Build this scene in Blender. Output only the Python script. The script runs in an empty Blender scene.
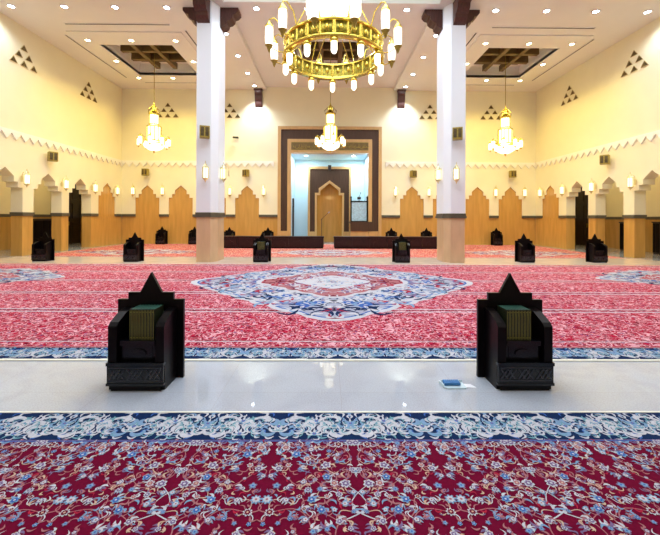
import bpy, math, random
from math import sin, cos, pi, radians
from mathutils import Vector, Matrix

scene = bpy.context.scene
COL = scene.collection

# ------------------------------------------------------------------ helpers
class MB:
    """collects faces for ONE mesh object"""
    def __init__(s): s.v=[]; s.f=[]; s.m=[]; s.sm=[]
    def add(s, vs, fs, m=0, smooth=False):
        b=len(s.v); s.v+= [tuple(p) for p in vs]
        for f in fs: s.f.append([b+i for i in f]); s.m.append(m); s.sm.append(smooth)
    def box(s, x0,x1,y0,y1,z0,z1, m=0):
        if x0>x1:x0,x1=x1,x0
        if y0>y1:y0,y1=y1,y0
        vs=[(x,y,z) for z in(z0,z1) for y in(y0,y1) for x in(x0,x1)]
        s.add(vs,[(0,2,3,1),(4,5,7,6),(0,1,5,4),(2,6,7,3),(0,4,6,2),(1,3,7,5)],m)
    def prism(s, pts, fn, d0, d1, m=0, mside=None):
        """2D outline pts -> fn(a,b,d); extruded between depths d0,d1"""
        n=len(pts)
        A=[fn(a,b,d0) for a,b in pts]; B=[fn(a,b,d1) for a,b in pts]
        s.add(A+B,[list(range(n)),list(range(2*n-1,n-1,-1))],m)
        s.add(A+B,[(i,(i+1)%n,n+(i+1)%n,n+i) for i in range(n)],m if mside is None else mside)
    def lathe(s, c, prof, n=16, m=0, smooth=True, cap=True):
        """prof list of (r,z) ; around vertical axis at c"""
        vs=[]
        for r,z in prof:
            for i in range(n):
                a=2*pi*i/n; vs.append((c[0]+r*cos(a),c[1]+r*sin(a),c[2]+z))
        fs=[]
        for k in range(len(prof)-1):
            for i in range(n):
                j=(i+1)%n; fs.append((k*n+i,k*n+j,(k+1)*n+j,(k+1)*n+i))
        s.add(vs,fs,m,smooth)
        if cap:
            k=len(prof)-1
            s.add(vs[:n],[list(range(n))[::-1]],m); s.add(vs[k*n:],[list(range(n))],m)
    def tube(s, pts, r, n=6, m=0, smooth=True):
        pts=[Vector(p) for p in pts]; vs=[]
        for i,p in enumerate(pts):
            t=(pts[min(i+1,len(pts)-1)]-pts[max(i-1,0)]).normalized()
            u=t.cross(Vector((0,0,1)))
            if u.length<1e-3: u=t.cross(Vector((0,1,0)))
            u.normalize(); w=t.cross(u)
            rr=r[i] if isinstance(r,(list,tuple)) else r
            for k in range(n):
                a=2*pi*k/n; vs.append(tuple(p+u*(rr*cos(a))+w*(rr*sin(a))))
        fs=[(i*n+k,i*n+(k+1)%n,(i+1)*n+(k+1)%n,(i+1)*n+k) for i in range(len(pts)-1) for k in range(n)]
        s.add(vs,fs,m,smooth); s.add(vs[:n],[list(range(n))[::-1]],m); s.add(vs[-n:],[list(range(n))],m)
    def build(s, name, mats, parent=None, loc=None, bevel=0):
        me=bpy.data.meshes.new(name); me.from_pydata(s.v,[],s.f)
        if not isinstance(mats,(list,tuple)): mats=[mats]
        for m in mats: me.materials.append(m)
        me.polygons.foreach_set('material_index',s.m); me.polygons.foreach_set('use_smooth',s.sm); me.update()
        import bmesh
        bm=bmesh.new(); bm.from_mesh(me)
        if s.flatpat is False: bmesh.ops.recalc_face_normals(bm,faces=bm.faces)
        bm.to_mesh(me); bm.free()
        o=bpy.data.objects.new(name,me); COL.objects.link(o)
        if loc: o.location=loc
        if parent: o.parent=parent
        if bevel:
            b=o.modifiers.new('bevel','BEVEL'); b.width=bevel; b.segments=2; b.limit_method='ANGLE'
        return o
    flatpat=False
def tag(o,label,cat,group=None,kind=None):
    o['label']=label; o['category']=cat
    if group: o['group']=group
    if kind: o['kind']=kind
    return o
def struct(o): o['kind']='structure'; return o
def empty(name, loc=(0,0,0), rz=0):
    o=bpy.data.objects.new(name,None); COL.objects.link(o); o.location=loc; o.rotation_euler=(0,0,rz)
    o.empty_display_size=.1; return o
def kids(o): return [c for c in COL.objects if c.parent==o]
def copy_tree(o, parent=None, tree=None):
    if tree is None:
        tree={}
        for c in COL.objects:
            if c.parent: tree.setdefault(c.parent.name,[]).append(c)
    c=o.copy(); COL.objects.link(c); c.parent=parent
    for ch in tree.get(o.name,[]): copy_tree(ch,c,tree)
    return c

# ------------------------------------------------------------------ materials
def mat(name, col, rough=.5, metal=0., spec=.5, var=0., scale=6., stretch=(1,1,1), bump=0., emit=None, es=1., col2=None, coat=0.):
    m=bpy.data.materials.new(name); m.use_nodes=True; nt=m.node_tree; N=nt.nodes; L=nt.links
    b=N['Principled BSDF']
    b.inputs['Base Color'].default_value=(*col,1); b.inputs['Roughness'].default_value=rough
    b.inputs['Metallic'].default_value=metal; b.inputs['Specular IOR Level'].default_value=spec
    b.inputs['Coat Weight'].default_value=coat; b.inputs['Coat Roughness'].default_value=.1
    if emit: b.inputs['Emission Color'].default_value=(*emit,1); b.inputs['Emission Strength'].default_value=es
    tc=N.new('ShaderNodeTexCoord'); mp=N.new('ShaderNodeMapping'); mp.inputs['Scale'].default_value=stretch
    L.new(tc.outputs['Object'],mp.inputs['Vector'])
    no=N.new('ShaderNodeTexNoise'); no.inputs['Scale'].default_value=scale; no.inputs['Detail'].default_value=5
    L.new(mp.outputs['Vector'],no.inputs['Vector'])
    if var>0 or col2:
        cr=N.new('ShaderNodeValToRGB')
        c2=col2 or tuple(max(0,c*(1-var)) for c in col)
        cr.color_ramp.elements[0].position=.35; cr.color_ramp.elements[1].position=.65
        cr.color_ramp.elements[0].color=(*c2,1); cr.color_ramp.elements[1].color=(*col,1)
        L.new(no.outputs['Fac'],cr.inputs['Fac']); L.new(cr.outputs['Color'],b.inputs['Base Color'])
    if bump:
        bp=N.new('ShaderNodeBump'); bp.inputs['Strength'].default_value=bump; bp.inputs['Distance'].default_value=.01
        L.new(no.outputs['Fac'],bp.inputs['Height']); L.new(bp.outputs['Normal'],b.inputs['Normal'])
    return m

CREAM=(.85,.80,.57); WHITE=(.84,.84,.84)
M={}
M['wall']=mat('cream_paint',CREAM,.6,var=.03,scale=1.5)
M['frieze']=mat('white_frieze_plaster',(.88,.86,.76),.6,var=.02)
M['ceiling']=mat('ceiling_paint',(.80,.79,.73),.7,var=.03,scale=1)
M['pillar']=mat('white_pillar_paint',(.86,.91,.98),.45,var=.02,scale=1)
M['recess']=mat('pale_blue_paint',(.60,.78,.86),.6,var=.04,scale=1)
M['oak']=mat('oak_veneer',(.60,.335,.085),.22,var=.16,scale=2.2,stretch=(3,3,.35))
M['beige']=mat('beige_stone_panel',(.66,.45,.27),.25,var=.10,scale=3,stretch=(1.5,1.5,.5))
M['oaklight']=mat('pale_oak_moulding',(.60,.37,.14),.35,var=.12,scale=4,stretch=(2,2,.4))
M['brown']=mat('dark_brown_veneer',(.080,.042,.024),.4,var=.25,spec=.3,scale=6,stretch=(3,3,.3))
M['band']=mat('grey_band',(.10,.088,.06),.4,var=.15,scale=8)
M['black']=mat('ebony_wood',(.0035,.002,.0025),.33,var=.4,scale=18,stretch=(2,2,.4),spec=.16)
M['blackpol']=mat('ebony_carving',(.006,.006,.009),.22,var=.4,scale=30,spec=.4)
M['carve']=mat('paler_carved_relief',(.035,.035,.050),.3,var=.4,scale=30)  # lattice relief, paler than the drawer front
M['brass']=mat('pale_brass',(.78,.70,.40),.38,metal=.8,var=.15,scale=20)
M['walnut']=mat('walnut_corbel',(.085,.028,.02),.4,var=.35,scale=9,stretch=(2,2,.5))
M['bench']=mat('mahogany_bookcase',(.028,.007,.008),.4,spec=.3,var=.3,scale=8)
M['coffer']=mat('coffer_beam_wood',(.17,.105,.03),.5,var=.25,scale=5)
M['cofferdark']=mat('coffer_backing',(.045,.018,.006),.7,var=.5,scale=2)
M['gold']=mat('polished_gold',(.86,.68,.13),.24,metal=1.,var=.2,scale=20)
M['goldpanel']=mat('pierced_gold_panel',(.46,.40,.06),.35,metal=.75,var=.6,scale=26)
M['golddull']=mat('antique_gold',(.45,.34,.07),.4,metal=.6,var=.4,scale=30)
M['glass']=mat('lit_lamp_glass',(1,.95,.8),.3,emit=(1,.88,.52),es=1.15)
M['glassbig']=mat('lit_chandelier_glass',(1,.95,.8),.3,emit=(1,.94,.76),es=1.9)
M['glasssmall']=mat('lit_lantern_glass',(1,.95,.8),.3,emit=(1,.90,.60),es=1.6)
M['cool']=mat('cool_lamp_lens',(1,1,1),.3,emit=(.80,.90,1),es=30)
M['warm']=mat('warm_lamp_lens',(1,1,1),.3,emit=(1,.80,.45),es=22)
M['ring']=mat('white_lamp_trim',(.85,.85,.85),.4)
M['panelgold']=mat('bronzed_inscription_ground',(.20,.13,.035),.5,var=.3,scale=20)
M['slot']=mat('diffuser_grille',(.10,.085,.06),.6,var=.3,scale=30)
M['dark']=mat('vent_shade',(.12,.08,.02),.7,var=.5,scale=9)
M['vframe']=mat('vent_edge',(.50,.38,.16),.6)
M['green']=mat('green_book_cloth',(.018,.024,.008),.4,var=.3,scale=20)
M['gilt']=mat('gilt_lines',(.42,.38,.08),.4,metal=.1,var=.3,scale=40)
M['teal']=mat('teal_page_edge',(.03,.14,.10),.5,var=.3,scale=60,stretch=(6,1,1))
M['lattice']=mat('lattice_screen',(.50,.74,.88),.4,var=.25,scale=14)
M['blacksat']=mat('black_plastic',(.014,.014,.018),.4,var=.2,scale=12)
M['blue']=mat('blue_tissue',(.04,.22,.55),.5,var=.3,scale=30)
M['pale']=mat('pale_tray_plastic',(.70,.86,.93),.25,var=.05)
M['paper']=mat('white_paper',(.86,.88,.93),.6,var=.04)
M['edge']=mat('white_metal_edge',(.85,.84,.74),.3)
M['void']=mat('dark_door_veneer',(.025,.014,.008),.4,var=.4,scale=5)
M['grey']=mat('grey_metal',(.35,.36,.38),.4,metal=.5,var=.1)

def marble():
    m=bpy.data.materials.new('polished_marble'); m.use_nodes=True; nt=m.node_tree; N=nt.nodes; L=nt.links
    b=N['Principled BSDF']; b.inputs['Roughness'].default_value=.03; b.inputs['Specular IOR Level'].default_value=.5
    tc=N.new('ShaderNodeTexCoord')
    n1=N.new('ShaderNodeTexNoise'); n1.inputs['Scale'].default_value=1.8; n1.inputs['Detail'].default_value=8; n1.inputs['Distortion'].default_value=1.5
    n2=N.new('ShaderNodeTexNoise'); n2.inputs['Scale'].default_value=90; n2.inputs['Detail'].default_value=3
    br=N.new('ShaderNodeTexBrick'); br.offset=0; br.inputs['Scale'].default_value=1
    br.inputs['Brick Width'].default_value=.95; br.inputs['Row Height'].default_value=.95
    br.inputs['Mortar Size'].default_value=.0015; br.inputs['Color1'].default_value=(.48,.525,.60,1)
    br.inputs['Color2'].default_value=(.455,.495,.57,1); br.inputs['Mortar'].default_value=(.42,.42,.44,1)
    for n in(n1,n2,br): L.new(tc.outputs['Object'],n.inputs['Vector'])
    r=N.new('ShaderNodeValToRGB'); r.color_ramp.elements[0].position=.38; r.color_ramp.elements[1].position=.55
    r.color_ramp.elements[0].color=(.93,.92,.93,1); r.color_ramp.elements[1].color=(1,1,1,1)
    L.new(n1.outputs['Fac'],r.inputs['Fac'])
    r2=N.new('ShaderNodeValToRGB'); r2.color_ramp.elements[0].position=.35; r2.color_ramp.elements[1].position=.6
    r2.color_ramp.elements[0].color=(.88,.86,.86,1); r2.color_ramp.elements[1].color=(1,1,1,1)
    L.new(n2.outputs['Fac'],r2.inputs['Fac'])
    def mul(a,c):
        x=N.new('ShaderNodeMix'); x.data_type='RGBA'; x.blend_type='MULTIPLY'; x.inputs[0].default_value=1
        L.new(a,x.inputs[6]); L.new(c,x.inputs[7]); return x.outputs[2]
    L.new(mul(mul(br.outputs['Color'],r.outputs['Color']),r2.outputs['Color']),b.inputs['Base Color'])
    return m
M['marble']=marble()
M['warmmarble']=mat('marble_warm_reflection',(.80,.70,.62),.12,var=.12,scale=3)  # floor marble tinted cream, warm reflected light put into its colour

def carpet_mat(name, ground, vine, accent, scale, width=.035, amount=.5, yscale=1., deep=None):
    """woven field: curling pale vines (noise ridges) and scattered accent buds on a plain ground"""
    m=bpy.data.materials.new(name); m.use_nodes=True; nt=m.node_tree; N=nt.nodes; L=nt.links
    b=N['Principled BSDF']; b.inputs['Roughness'].default_value=.9; b.inputs['Specular IOR Level'].default_value=.05
    tc=N.new('ShaderNodeTexCoord'); mp=N.new('ShaderNodeMapping'); mp.inputs['Scale'].default_value=(1,yscale,1)
    L.new(tc.outputs['Object'],mp.inputs['Vector'])
    def ridge(sc,w,off):
        n=N.new('ShaderNodeTexNoise'); n.inputs['Scale'].default_value=sc; n.inputs['Detail'].default_value=1.; n.inputs['Distortion'].default_value=.8
        a=N.new('ShaderNodeVectorMath'); a.inputs[1].default_value=(off,off*.7,0); L.new(mp.outputs['Vector'],a.inputs[0]); L.new(a.outputs[0],n.inputs['Vector'])
        s=N.new('ShaderNodeMath'); s.operation='SUBTRACT'; s.inputs[1].default_value=.5; L.new(n.outputs['Fac'],s.inputs[0])
        ab=N.new('ShaderNodeMath'); ab.operation='ABSOLUTE'; L.new(s.outputs[0],ab.inputs[0])
        lt=N.new('ShaderNodeMath'); lt.operation='LESS_THAN'; lt.inputs[1].default_value=w; L.new(ab.outputs[0],lt.inputs[0]); return lt.outputs[0]
    def mix(f,a,c):
        x=N.new('ShaderNodeMix'); x.data_type='RGBA'
        L.new(f,x.inputs[0])
        for s,k in((a,6),(c,7)):
            if isinstance(s,tuple): x.inputs[k].default_value=(*s,1)
            else: L.new(s,x.inputs[k])
        return x.outputs[2]
    def spots(sc,rad,off):
        v=N.new('ShaderNodeTexVoronoi'); v.inputs['Scale'].default_value=sc
        a=N.new('ShaderNodeVectorMath'); a.inputs[1].default_value=(off,off,0); L.new(mp.outputs['Vector'],a.inputs[0]); L.new(a.outputs[0],v.inputs['Vector'])
        lt=N.new('ShaderNodeMath'); lt.operation='LESS_THAN'; lt.inputs[1].default_value=rad; L.new(v.outputs['Distance'],lt.inputs[0]); return lt.outputs[0]
    c=mix(ridge(scale*1.3,width*1.4,3.3),ground,deep or tuple(x*.55 for x in ground))
    c=mix(ridge(scale,width,0),c,vine)
    c=mix(ridge(scale*1.4,width*.9,7.1),c,tuple(.5*x+.5*y for x,y in zip(vine,ground)))
    c=mix(spots(scale*1.1,.30*amount,1.7),c,accent)
    c=mix(spots(scale*1.4,.26*amount,5.2),c,vine)
    L.new(c,b.inputs['Base Color'])
    return m
# plain yarns for the large drawn motifs
Y_={}
def yarn(n,c): Y_[n]=mat('yarn_'+n,c,.9,spec=.05,var=.18,scale=60); return Y_[n]
yarn('crimson',(.150,.003,.026)); yarn('navy',(.008,.024,.085)); yarn('ivory',(.56,.56,.62)); yarn('sky',(.20,.33,.52))
yarn('blue',(.05,.13,.42)); yarn('rose',(.40,.15,.17)); yarn('lilac',(.20,.13,.26)); yarn('red',(.40,.02,.05)); yarn('teal',(.16,.34,.40)); yarn('tan',(.60,.40,.30)); yarn('haze',(.36,.38,.50))
YN=['crimson','navy','ivory','sky','blue','rose','lilac','red','teal','tan','haze']
YM=[Y_[k] for k in YN]; YI={k:i for i,k in enumerate(YN)}

# ------------------------------------------------------------------ constants (metres)
W=10.92; YB=18.72; HC=8.13
def bX(a,b,d): return (a,d,b)          # outline in X,Z extruded along Y
def bY(a,b,d): return (d,a,b)          # outline in Y,Z extruded along X
def bZ(a,b,d): return (a,b,d)

def arch(c,hw,z0,k=1.):
    P=[(1,2.42),(.73,2.42),(.73,2.61),(.49,2.61),(.49,2.80),(0,3.07)]
    L=[(c-hw,z0)]+[(c-hw*a,z) for a,z in P]
    R=[(c+hw*a,z) for a,z in P[:-1]][::-1]+[(c+hw,z0)]
    return L+R

# ------------------------------------------------------------------ floor
b=MB(); b.box(-14.2,14.2,-4,21.2,-.15,0); struct(b.build('floor',M['marble']))
b=MB(); b.box(-W,W,10.605,12.44,0,.003); struct(b.build('floor_strip',M['warmmarble']))

# ------------------------------------------------------------------ back wall
ZD=1.43
arcs=[-9.58,-7.83,-6.09,-4.35,4.35,6.09,7.83,9.58]
def wall_outline(a0,a1,arch_list,hw,zt,z0=ZD,extra=None):
    pts=[(a0,z0)]
    for c in arch_list:
        pts+=arch(c,hw,z0)
    pts+=[(a1,z0),(a1,zt),(a0,zt)]
    return pts
b=MB()
L_=[(-W,ZD)]
for c in arcs[:4]: L_+=arch(c,.63,ZD)
L_+=[(-2.70,ZD),(-2.70,6.16),(2.70,6.16),(2.70,ZD)]
for c in arcs[4:]: L_+=arch(c,.63,ZD)
L_+=[(W,ZD),(W,8.4),(-W,8.4)]
b.prism(L_,bX,YB,YB+.3)
struct(b.build('wall_back',M['wall']))
n_trim=[0]
def trim(mb,m,**k):
    n_trim[0]+=1; return struct(mb.build('trim_%d'%n_trim[0],m,**k))
# wood panelling behind the arches and under the dado
b=MB()
for s in(-1,1): b.box(s*2.70,s*W,YB+.05,YB+.12,0,3.2)
trim(b,M['oak'])
b=MB()      # dark band closing the plaster above the dado
for s in(-1,1):
    xs=[2.70]+[v for c in sorted(abs(a) for a in arcs[:4]) for v in(c-.63,c+.63)]+[W-.02]
    for i in range(0,len(xs),2): b.box(s*xs[i],s*xs[i+1],YB-.03,YB+.05,1.42,1.55)
trim(b,M['band'])
# saw-tooth frieze
def teeth(a0,a1,per=.37):
    n=max(1,round((a1-a0)/per)); p=(a1-a0)/n
    pts=[(a1,4.36),(a0,4.36),(a0,4.04)]
    for i in range(n): pts+=[(a0+(i+.5)*p,4.26),(a0+(i+1)*p,4.04)]
    return pts
b=MB()
for a0,a1 in((-W+.02,-2.95),(2.95,W-.02)): b.prism(teeth(a0,a1),bX,YB-.05,YB)
trim(b,M['frieze'])

# ------------------------------------------------------------------ side walls
cs=[18.2-.68-0.02]                             # blind arch next to the corner
opens=[15.62,13.83,11.98,10.14,8.30,6.46,4.62]
Y0=-4.
for s,nm in((-1,'left'),(1,'right')):
    b=MB(); pts=[(Y0,ZD)]
    for c in opens[::-1]: pts+=arch(c,.69,ZD)
    pts+=arch(17.52,.68,ZD)+[(YB+.3,ZD),(YB+.3,8.4),(Y0,8.4)]
    b.prism(pts,bY,s*W,s*(W+.42)); struct(b.build('wall_'+nm,M['wall']))
    # lower wood clad piers
    b=MB(); edges=[Y0]+[v for c in opens[::-1] for v in(c-.69,c+.69)]+[YB+.05]
    for i in range(0,len(edges),2): b.box(s*(W+.01),s*(W+.41),edges[i]+.01,edges[i+1]-.01,0,ZD)
    b.box(s*(W+.05),s*(W+.3),17.52-.70,17.52+.70,ZD,3.1)
    trim(b,M['oak'])
    b=MB(); ed=edges[:-1]+[17.52-.68,17.52+.68,YB]
    for i in range(0,len(ed),2): b.box(s*(W-.03),s*(W+.44),ed[i]-.02,ed[i+1]+(.02 if i<len(ed)-4 else -.02),1.42,1.55)
    trim(b,M['band'])
    b=MB(); b.prism(teeth(-3.9,YB-.08),bY,s*(W-.05),s*W); trim(b,M['frieze'])
    # side gallery behind the arches
    b=MB(); b.box(s*13.6,s*13.9,Y0,19.6,1.45,4.2); b.box(s*(W+.42),s*13.6,19.3,19.6,1.45,4.2)
    struct(b.build('wall_gallery_'+nm,M['wall']))
    b=MB(); b.box(s*13.58,s*13.9,Y0,19.6,0,1.38); b.box(s*(W+.42),s*13.58,19.28,19.6,0,1.38); trim(b,M['oak'])
    b=MB(); b.box(s*13.56,s*13.9,Y0,19.6,1.38,1.5); trim(b,M['band'])
    b=MB(); b.box(s*(W+.42),s*13.9,Y0,19.6,4.2,4.35); struct(b.build('ceiling_gallery_'+nm,M['wall']))
b=MB(); b.box(-13.9,13.9,Y0-.3,Y0,0,9.9); struct(b.build('wall_rear',M['wall']))

# dark gallery doors
nd=0
for s in(-1,1):
    nd+=1; d=empty('door_%d'%nd,(s*13.5,18.45,0)); struct(d)
    b=MB(); b.box(-.05,.05,-.85,.80,0,3.35); b.box(-.07,.07,-.02,.02,0,3.35)
    for y in(-.62,.22):
        for z in(.3,1.3,2.3): b.box(-.075,.075,y,y+.40,z,z+.8)
    b.build('leaf',M['void'],d)
    b=MB(); b.box(-.08,.08,-.95,-.85,0,3.45); b.box(-.08,.08,.80,.83,0,3.45); b.box(-.08,.08,-.85,.80,3.35,3.45); b.build('door_frame',M['void'],d)
    b=MB(); b.box(-s*.12,-s*.075,-.1,-.07,.95,1.15); b.build('door_handle',M['golddull'],d)

# ------------------------------------------------------------------ ceiling
CY0,CY1=13.87,16.85
def slab(b,xs,ys,holes,z):
    for i in range(len(xs)-1):
        for j in range(len(ys)-1):
            if (i,j) in holes: continue
            b.box(xs[i],xs[i+1],ys[j],ys[j+1],z,z+.1)
NX=3.38; ZN=8.27
b=MB()
for s in(-1,1):
    q=sorted([s*W,s*9.0,s*6.2,s*NX])
    slab(b,q,[11.1,CY0,CY1,YB+.3],{(1,1)},HC)
b.box(-W,-NX,Y0,11.1,HC,HC+.1); b.box(NX,W,Y0,11.1,HC,HC+.1)
b.box(-NX,NX,11.1,12.3,HC,HC+.1)
# raised nave bay between the beams
slab(b,[-NX,-1.45,1.45,NX],[12.3,CY0,CY1,YB+.3],{(1,1)},ZN)
for s in(-1,1): b.box(s*(NX-.03),s*NX,12.3,YB,HC-.02,ZN)
b.box(-NX,NX,12.28,12.3,HC,ZN+.1)
# sides of the tall front lantern over the nave
for s in(-1,1): b.box(s*NX,s*(NX+.1),0,11.2,HC+.1,9.6)
b.box(-NX,NX,11.1,11.2,HC+.1,9.6); b.box(-NX,NX,Y0,0,HC,HC+.1); b.box(-NX,NX,-.1,0,HC+.1,9.6)
struct(b.build('ceiling',M['ceiling']))
b=MB(); b.box(-NX,NX,0,11.1,9.6,9.7); struct(b.build('ceiling_lantern',M['ceiling']))
# shallow stepped tray round each side coffer
b=MB()
for s in(-1,1):
    x0,x1,y0,y1=5.45,9.62,12.92,17.55
    for a in((x0,6.2,y0,y1),(9.0,x1,y0,y1),(6.2,9.0,y0,CY0),(6.2,9.0,CY1,y1)): b.box(s*a[0],s*a[1],a[2],a[3],HC-.035,HC)
trim(b,M['ceiling'])
def coffer(cx,x0,x1,z,label):
    t=empty('ceiling_coffer',(cx,(CY0+CY1)/2,z))
    h=.52; a=(x1-x0)/2; c=(CY1-CY0)/2
    b=MB()
    b.box(-a-.04,-a,-c-.04,c+.04,0.0,h); b.box(a,a+.04,-c-.04,c+.04,0.0,h); b.box(-a,a,-c-.04,-c,0.0,h); b.box(-a,a,c,c+.04,0.0,h)
    b.build('recess_side',M['ceiling'],t)
    b=MB(); b.box(-a-.04,a+.04,-c-.04,c+.04,h,h+.05); b.build('recess_top',M['ceiling'],t)
    a2,c2=a-.22,c-.28
    b=MB(); b.box(-a2,a2,-c2,c2,h-.03,h); b.build('backing_panel',M['cofferdark'],t)
    for q in(-1,1):
        b=MB(); b.box(q*a2/3-.09,q*a2/3+.09,-c2,c2,h-.36,h-.10); b.build('beam',M['coffer'],t)
        b=MB(); b.box(-a2,a2,q*c2/3-.09,q*c2/3+.09,h-.32,h-.03); b.build('beam',M['coffer'],t)
    tag(t,label,'ceiling coffer','wooden ceiling coffers'); return t
coffer(-7.6,-9.0,-6.2,HC,'sunken wooden beam grid in the ceiling above the left hanging lantern chandelier')
coffer(7.6,6.2,9.0,HC,'sunken wooden beam grid in the ceiling above the right hanging lantern chandelier')
coffer(0,-1.45,1.45,ZN,'dark sunken ceiling grid seen through the ring of the big gold chandelier')

# linear air diffusers
def slot(x0,x1,y0,y1,label):
    t=empty('air_slot',((x0+x1)/2,(y0+y1)/2,HC)); a=(x1-x0)/2; c=(y1-y0)/2
    b=MB(); b.box(-a,a,-c,c,-.015,0); b.build('grille',M['slot'],t)
    b=MB(); e=.012
    b.box(-a-e,-a,-c-e,c+e,-.02,0); b.box(a,a+e,-c-e,c+e,-.02,0); b.box(-a,a,-c-e,-c,-.02,0); b.box(-a,a,c,c+e,-.02,0)
    b.build('rim',M['ring'],t)
    tag(t,label,'air vent','linear air slots around the side coffers')
for s,sd in((-1,'left'),(1,'right')):
    def xx(a,c): return (min(s*a,s*c),max(s*a,s*c))
    x=xx(5.65,9.28); slot(x[0],x[1],12.40,12.46,'long dark air slot in front of the %s ceiling coffer, nearest the viewer'%sd)
    x=xx(9.80,9.86); slot(x[0],x[1],13.2,17.2,'long dark air slot running beside the %s side wall along the ceiling coffer'%sd)
    x=xx(5.9,9.25); slot(x[0],x[1],17.76,17.82,'dark air slot between the %s ceiling coffer and the back wall'%sd)
    x=xx(5.22,5.28); slot(x[0],x[1],12.8,17.2,'dark air slot beside the %s pillar top, on the nave side of the coffer'%sd)

# downlights
LIGHTS=[]
def light(kind,loc,energy,col,size=.1,spot=None,blend=.6,rot=(0,0,0),name='lamp'):
    l=bpy.data.lights.new(name,kind); l.energy=energy; l.color=col
    o=bpy.data.objects.new(name,l); COL.objects.link(o); o.location=loc; o.rotation_euler=rot
    if kind=='SPOT': l.spot_size=spot; l.spot_blend=blend; l.shadow_soft_size=size
    elif kind=='POINT': l.shadow_soft_size=size
    return o
dl={}
def downlight(kind,x,y,z,label,group,e,spot=None):
    if kind not in dl:
        t=empty('ceiling_downlight'); b=MB(); b.lathe((0,0,-.02),[(.085,.0),(.12,0),(.125,.02),(.085,.02)],20,cap=False); b.build('trim_ring',M['ring'],t)
        b=MB(); b.lathe((0,0,-.012),[(.084,0),(.084,.008)],20); b.build('lens',M[kind],t); dl[kind]=t
    else: t=copy_tree(dl[kind])
    t.location=(x,y,z); tag(t,label,'ceiling light',group)
    spot=spot or radians(150 if kind=='cool' else 128)
    light('SPOT',(x,y,z-.04),e,(.74,.86,1) if kind=='cool' else (1,.78,.20),.07,spot,.7,name='downlight_beam')
ordn=['outermost','second from the wall','third from the wall','fourth from the wall','fifth from the wall','innermost']
ECOOL,EWARM,ENAVE=130,185,165
for s,sd in((-1,'left'),(1,'right')):
    for i,x in enumerate((10.25,8.56,6.95,5.30,2.42,.80)):
        place={0:'above the %s side wall'%sd,1:'second from the %s wall'%sd,2:'third from the %s wall'%sd,3:'just outside the %s pillar top'%sd,4:'just inside the %s pillar top'%sd,5:'%s of the big chandelier stem'%sd}[i]
        downlight('cool',s*x,11.42,HC,'cool white downlight in the front ceiling row, '+place,'cool downlights in the front row',ECOOL)
    for i,y in enumerate((13.02,14.78,16.56,18.12)):
        nm=('closest to the pillar top','second along from the pillar','third along from the pillar','right above the wall corbel')[i]
        downlight('cool',s*3.86,y,HC,'cool white downlight on the %s nave beam, %s'%(sd,nm),'cool downlights along the nave beams',ENAVE*(2.3 if i==3 else 1),radians(96) if i==3 else None)
    for i,(x,y) in enumerate(((9.22,13.5),(7.57,13.5),(5.9,13.5),(9.2,15.3),(5.9,15.3),(9.2,17.12),(7.57,17.12),(5.9,17.12))):
        nm=('front outer corner','front middle','front inner corner','outer side','inner side','back outer corner','back middle','back inner corner')[i]
        downlight('warm',s*x,y,HC-.035,'warm yellow downlight at the %s of the %s coffer tray'%(nm,sd),'warm downlights around the coffers',EWARM)

# beam corbels on the back wall
def corbel_pts(l,h):   # side outline: (outward, z below top)
    return [(0,0),(l,0),(l,-.16*h),(l*.86,-.30*h),(l*.70,-.34*h),(l*.66,-.50*h),(l*.52,-.62*h),(l*.36,-.66*h),(l*.33,-.80*h),(l*.18,-.92*h),(0,-h)]
for s,sd in((-1,'left'),(1,'right')):
    t=empty('wall_corbel',(s*3.75,YB,HC-.02))
    b=MB(); b.prism([(-a,z) for a,z in corbel_pts(.20,.92)],lambda a,z,d:(d,a,z),-.19,.19); b.build('carved_block',M['walnut'],t,bevel=.01)
    b=MB(); b.box(-.22,.22,-.24,0,-.06,.0); b.build('cap_board',M['walnut'],t)
    tag(t,'carved dark wooden corbel high on the back wall, %s of the portal'%sd,'corbel','wooden corbels on the back wall')

# ------------------------------------------------------------------ pillars
for s,sd in((-1,'left'),(1,'right')):
    t=empty('pillar',(s*3.85,11.5,0))
    O=(3.85,11.5)
    def sec(g):   # plan section grown by g
        P=[(4.20+g,11.05-g),(3.74-g*.4,11.05-g),(3.58-g,11.30-g*.4),(3.58-g,12.0+g),(4.20+g,12.0+g)]
        return [(s*(x-O[0]),y-O[1]) for x,y in P]
    b=MB(); b.prism(sec(0),bZ,1.55,HC); b.build('shaft',M['pillar'],t,bevel=.02)
    b=MB(); b.prism(sec(-.012),bZ,0,1.40); b.build('base_panel',M['beige'],t,bevel=.015)
    b=MB(); b.prism(sec(.03),bZ,1.40,1.47); b.prism(sec(.012),bZ,1.47,1.55); b.build('band',M['band'],t)
    # corbels: front, nave side, wall side
    b=MB(); b.prism([(-a,z) for a,z in corbel_pts(.6,.70)],lambda a,z,d:(d,a,z),-.19,.19)
    b.box(-.20,.20,-.62,0,-.05,.0); o=b.build('corbel',M['walnut'],t,(s*(3.98-3.85),11.05-11.5,HC),bevel=.008)
    for q,x in((1,4.20),(-1,3.58)):
        b=MB(); b.prism([(s*q*a,z) for a,z in corbel_pts(.58,.64)],lambda a,z,d:(a,d,z),-.20,.20)
        b.build('corbel',M['walnut'],t,(s*(x-3.85),11.60-11.5,HC),bevel=.008)
    tag(t,'white square pillar with beige stone base left of the portal' if s<0 else 'white square pillar with beige stone base right of the portal','pillar','white pillars')

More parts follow.
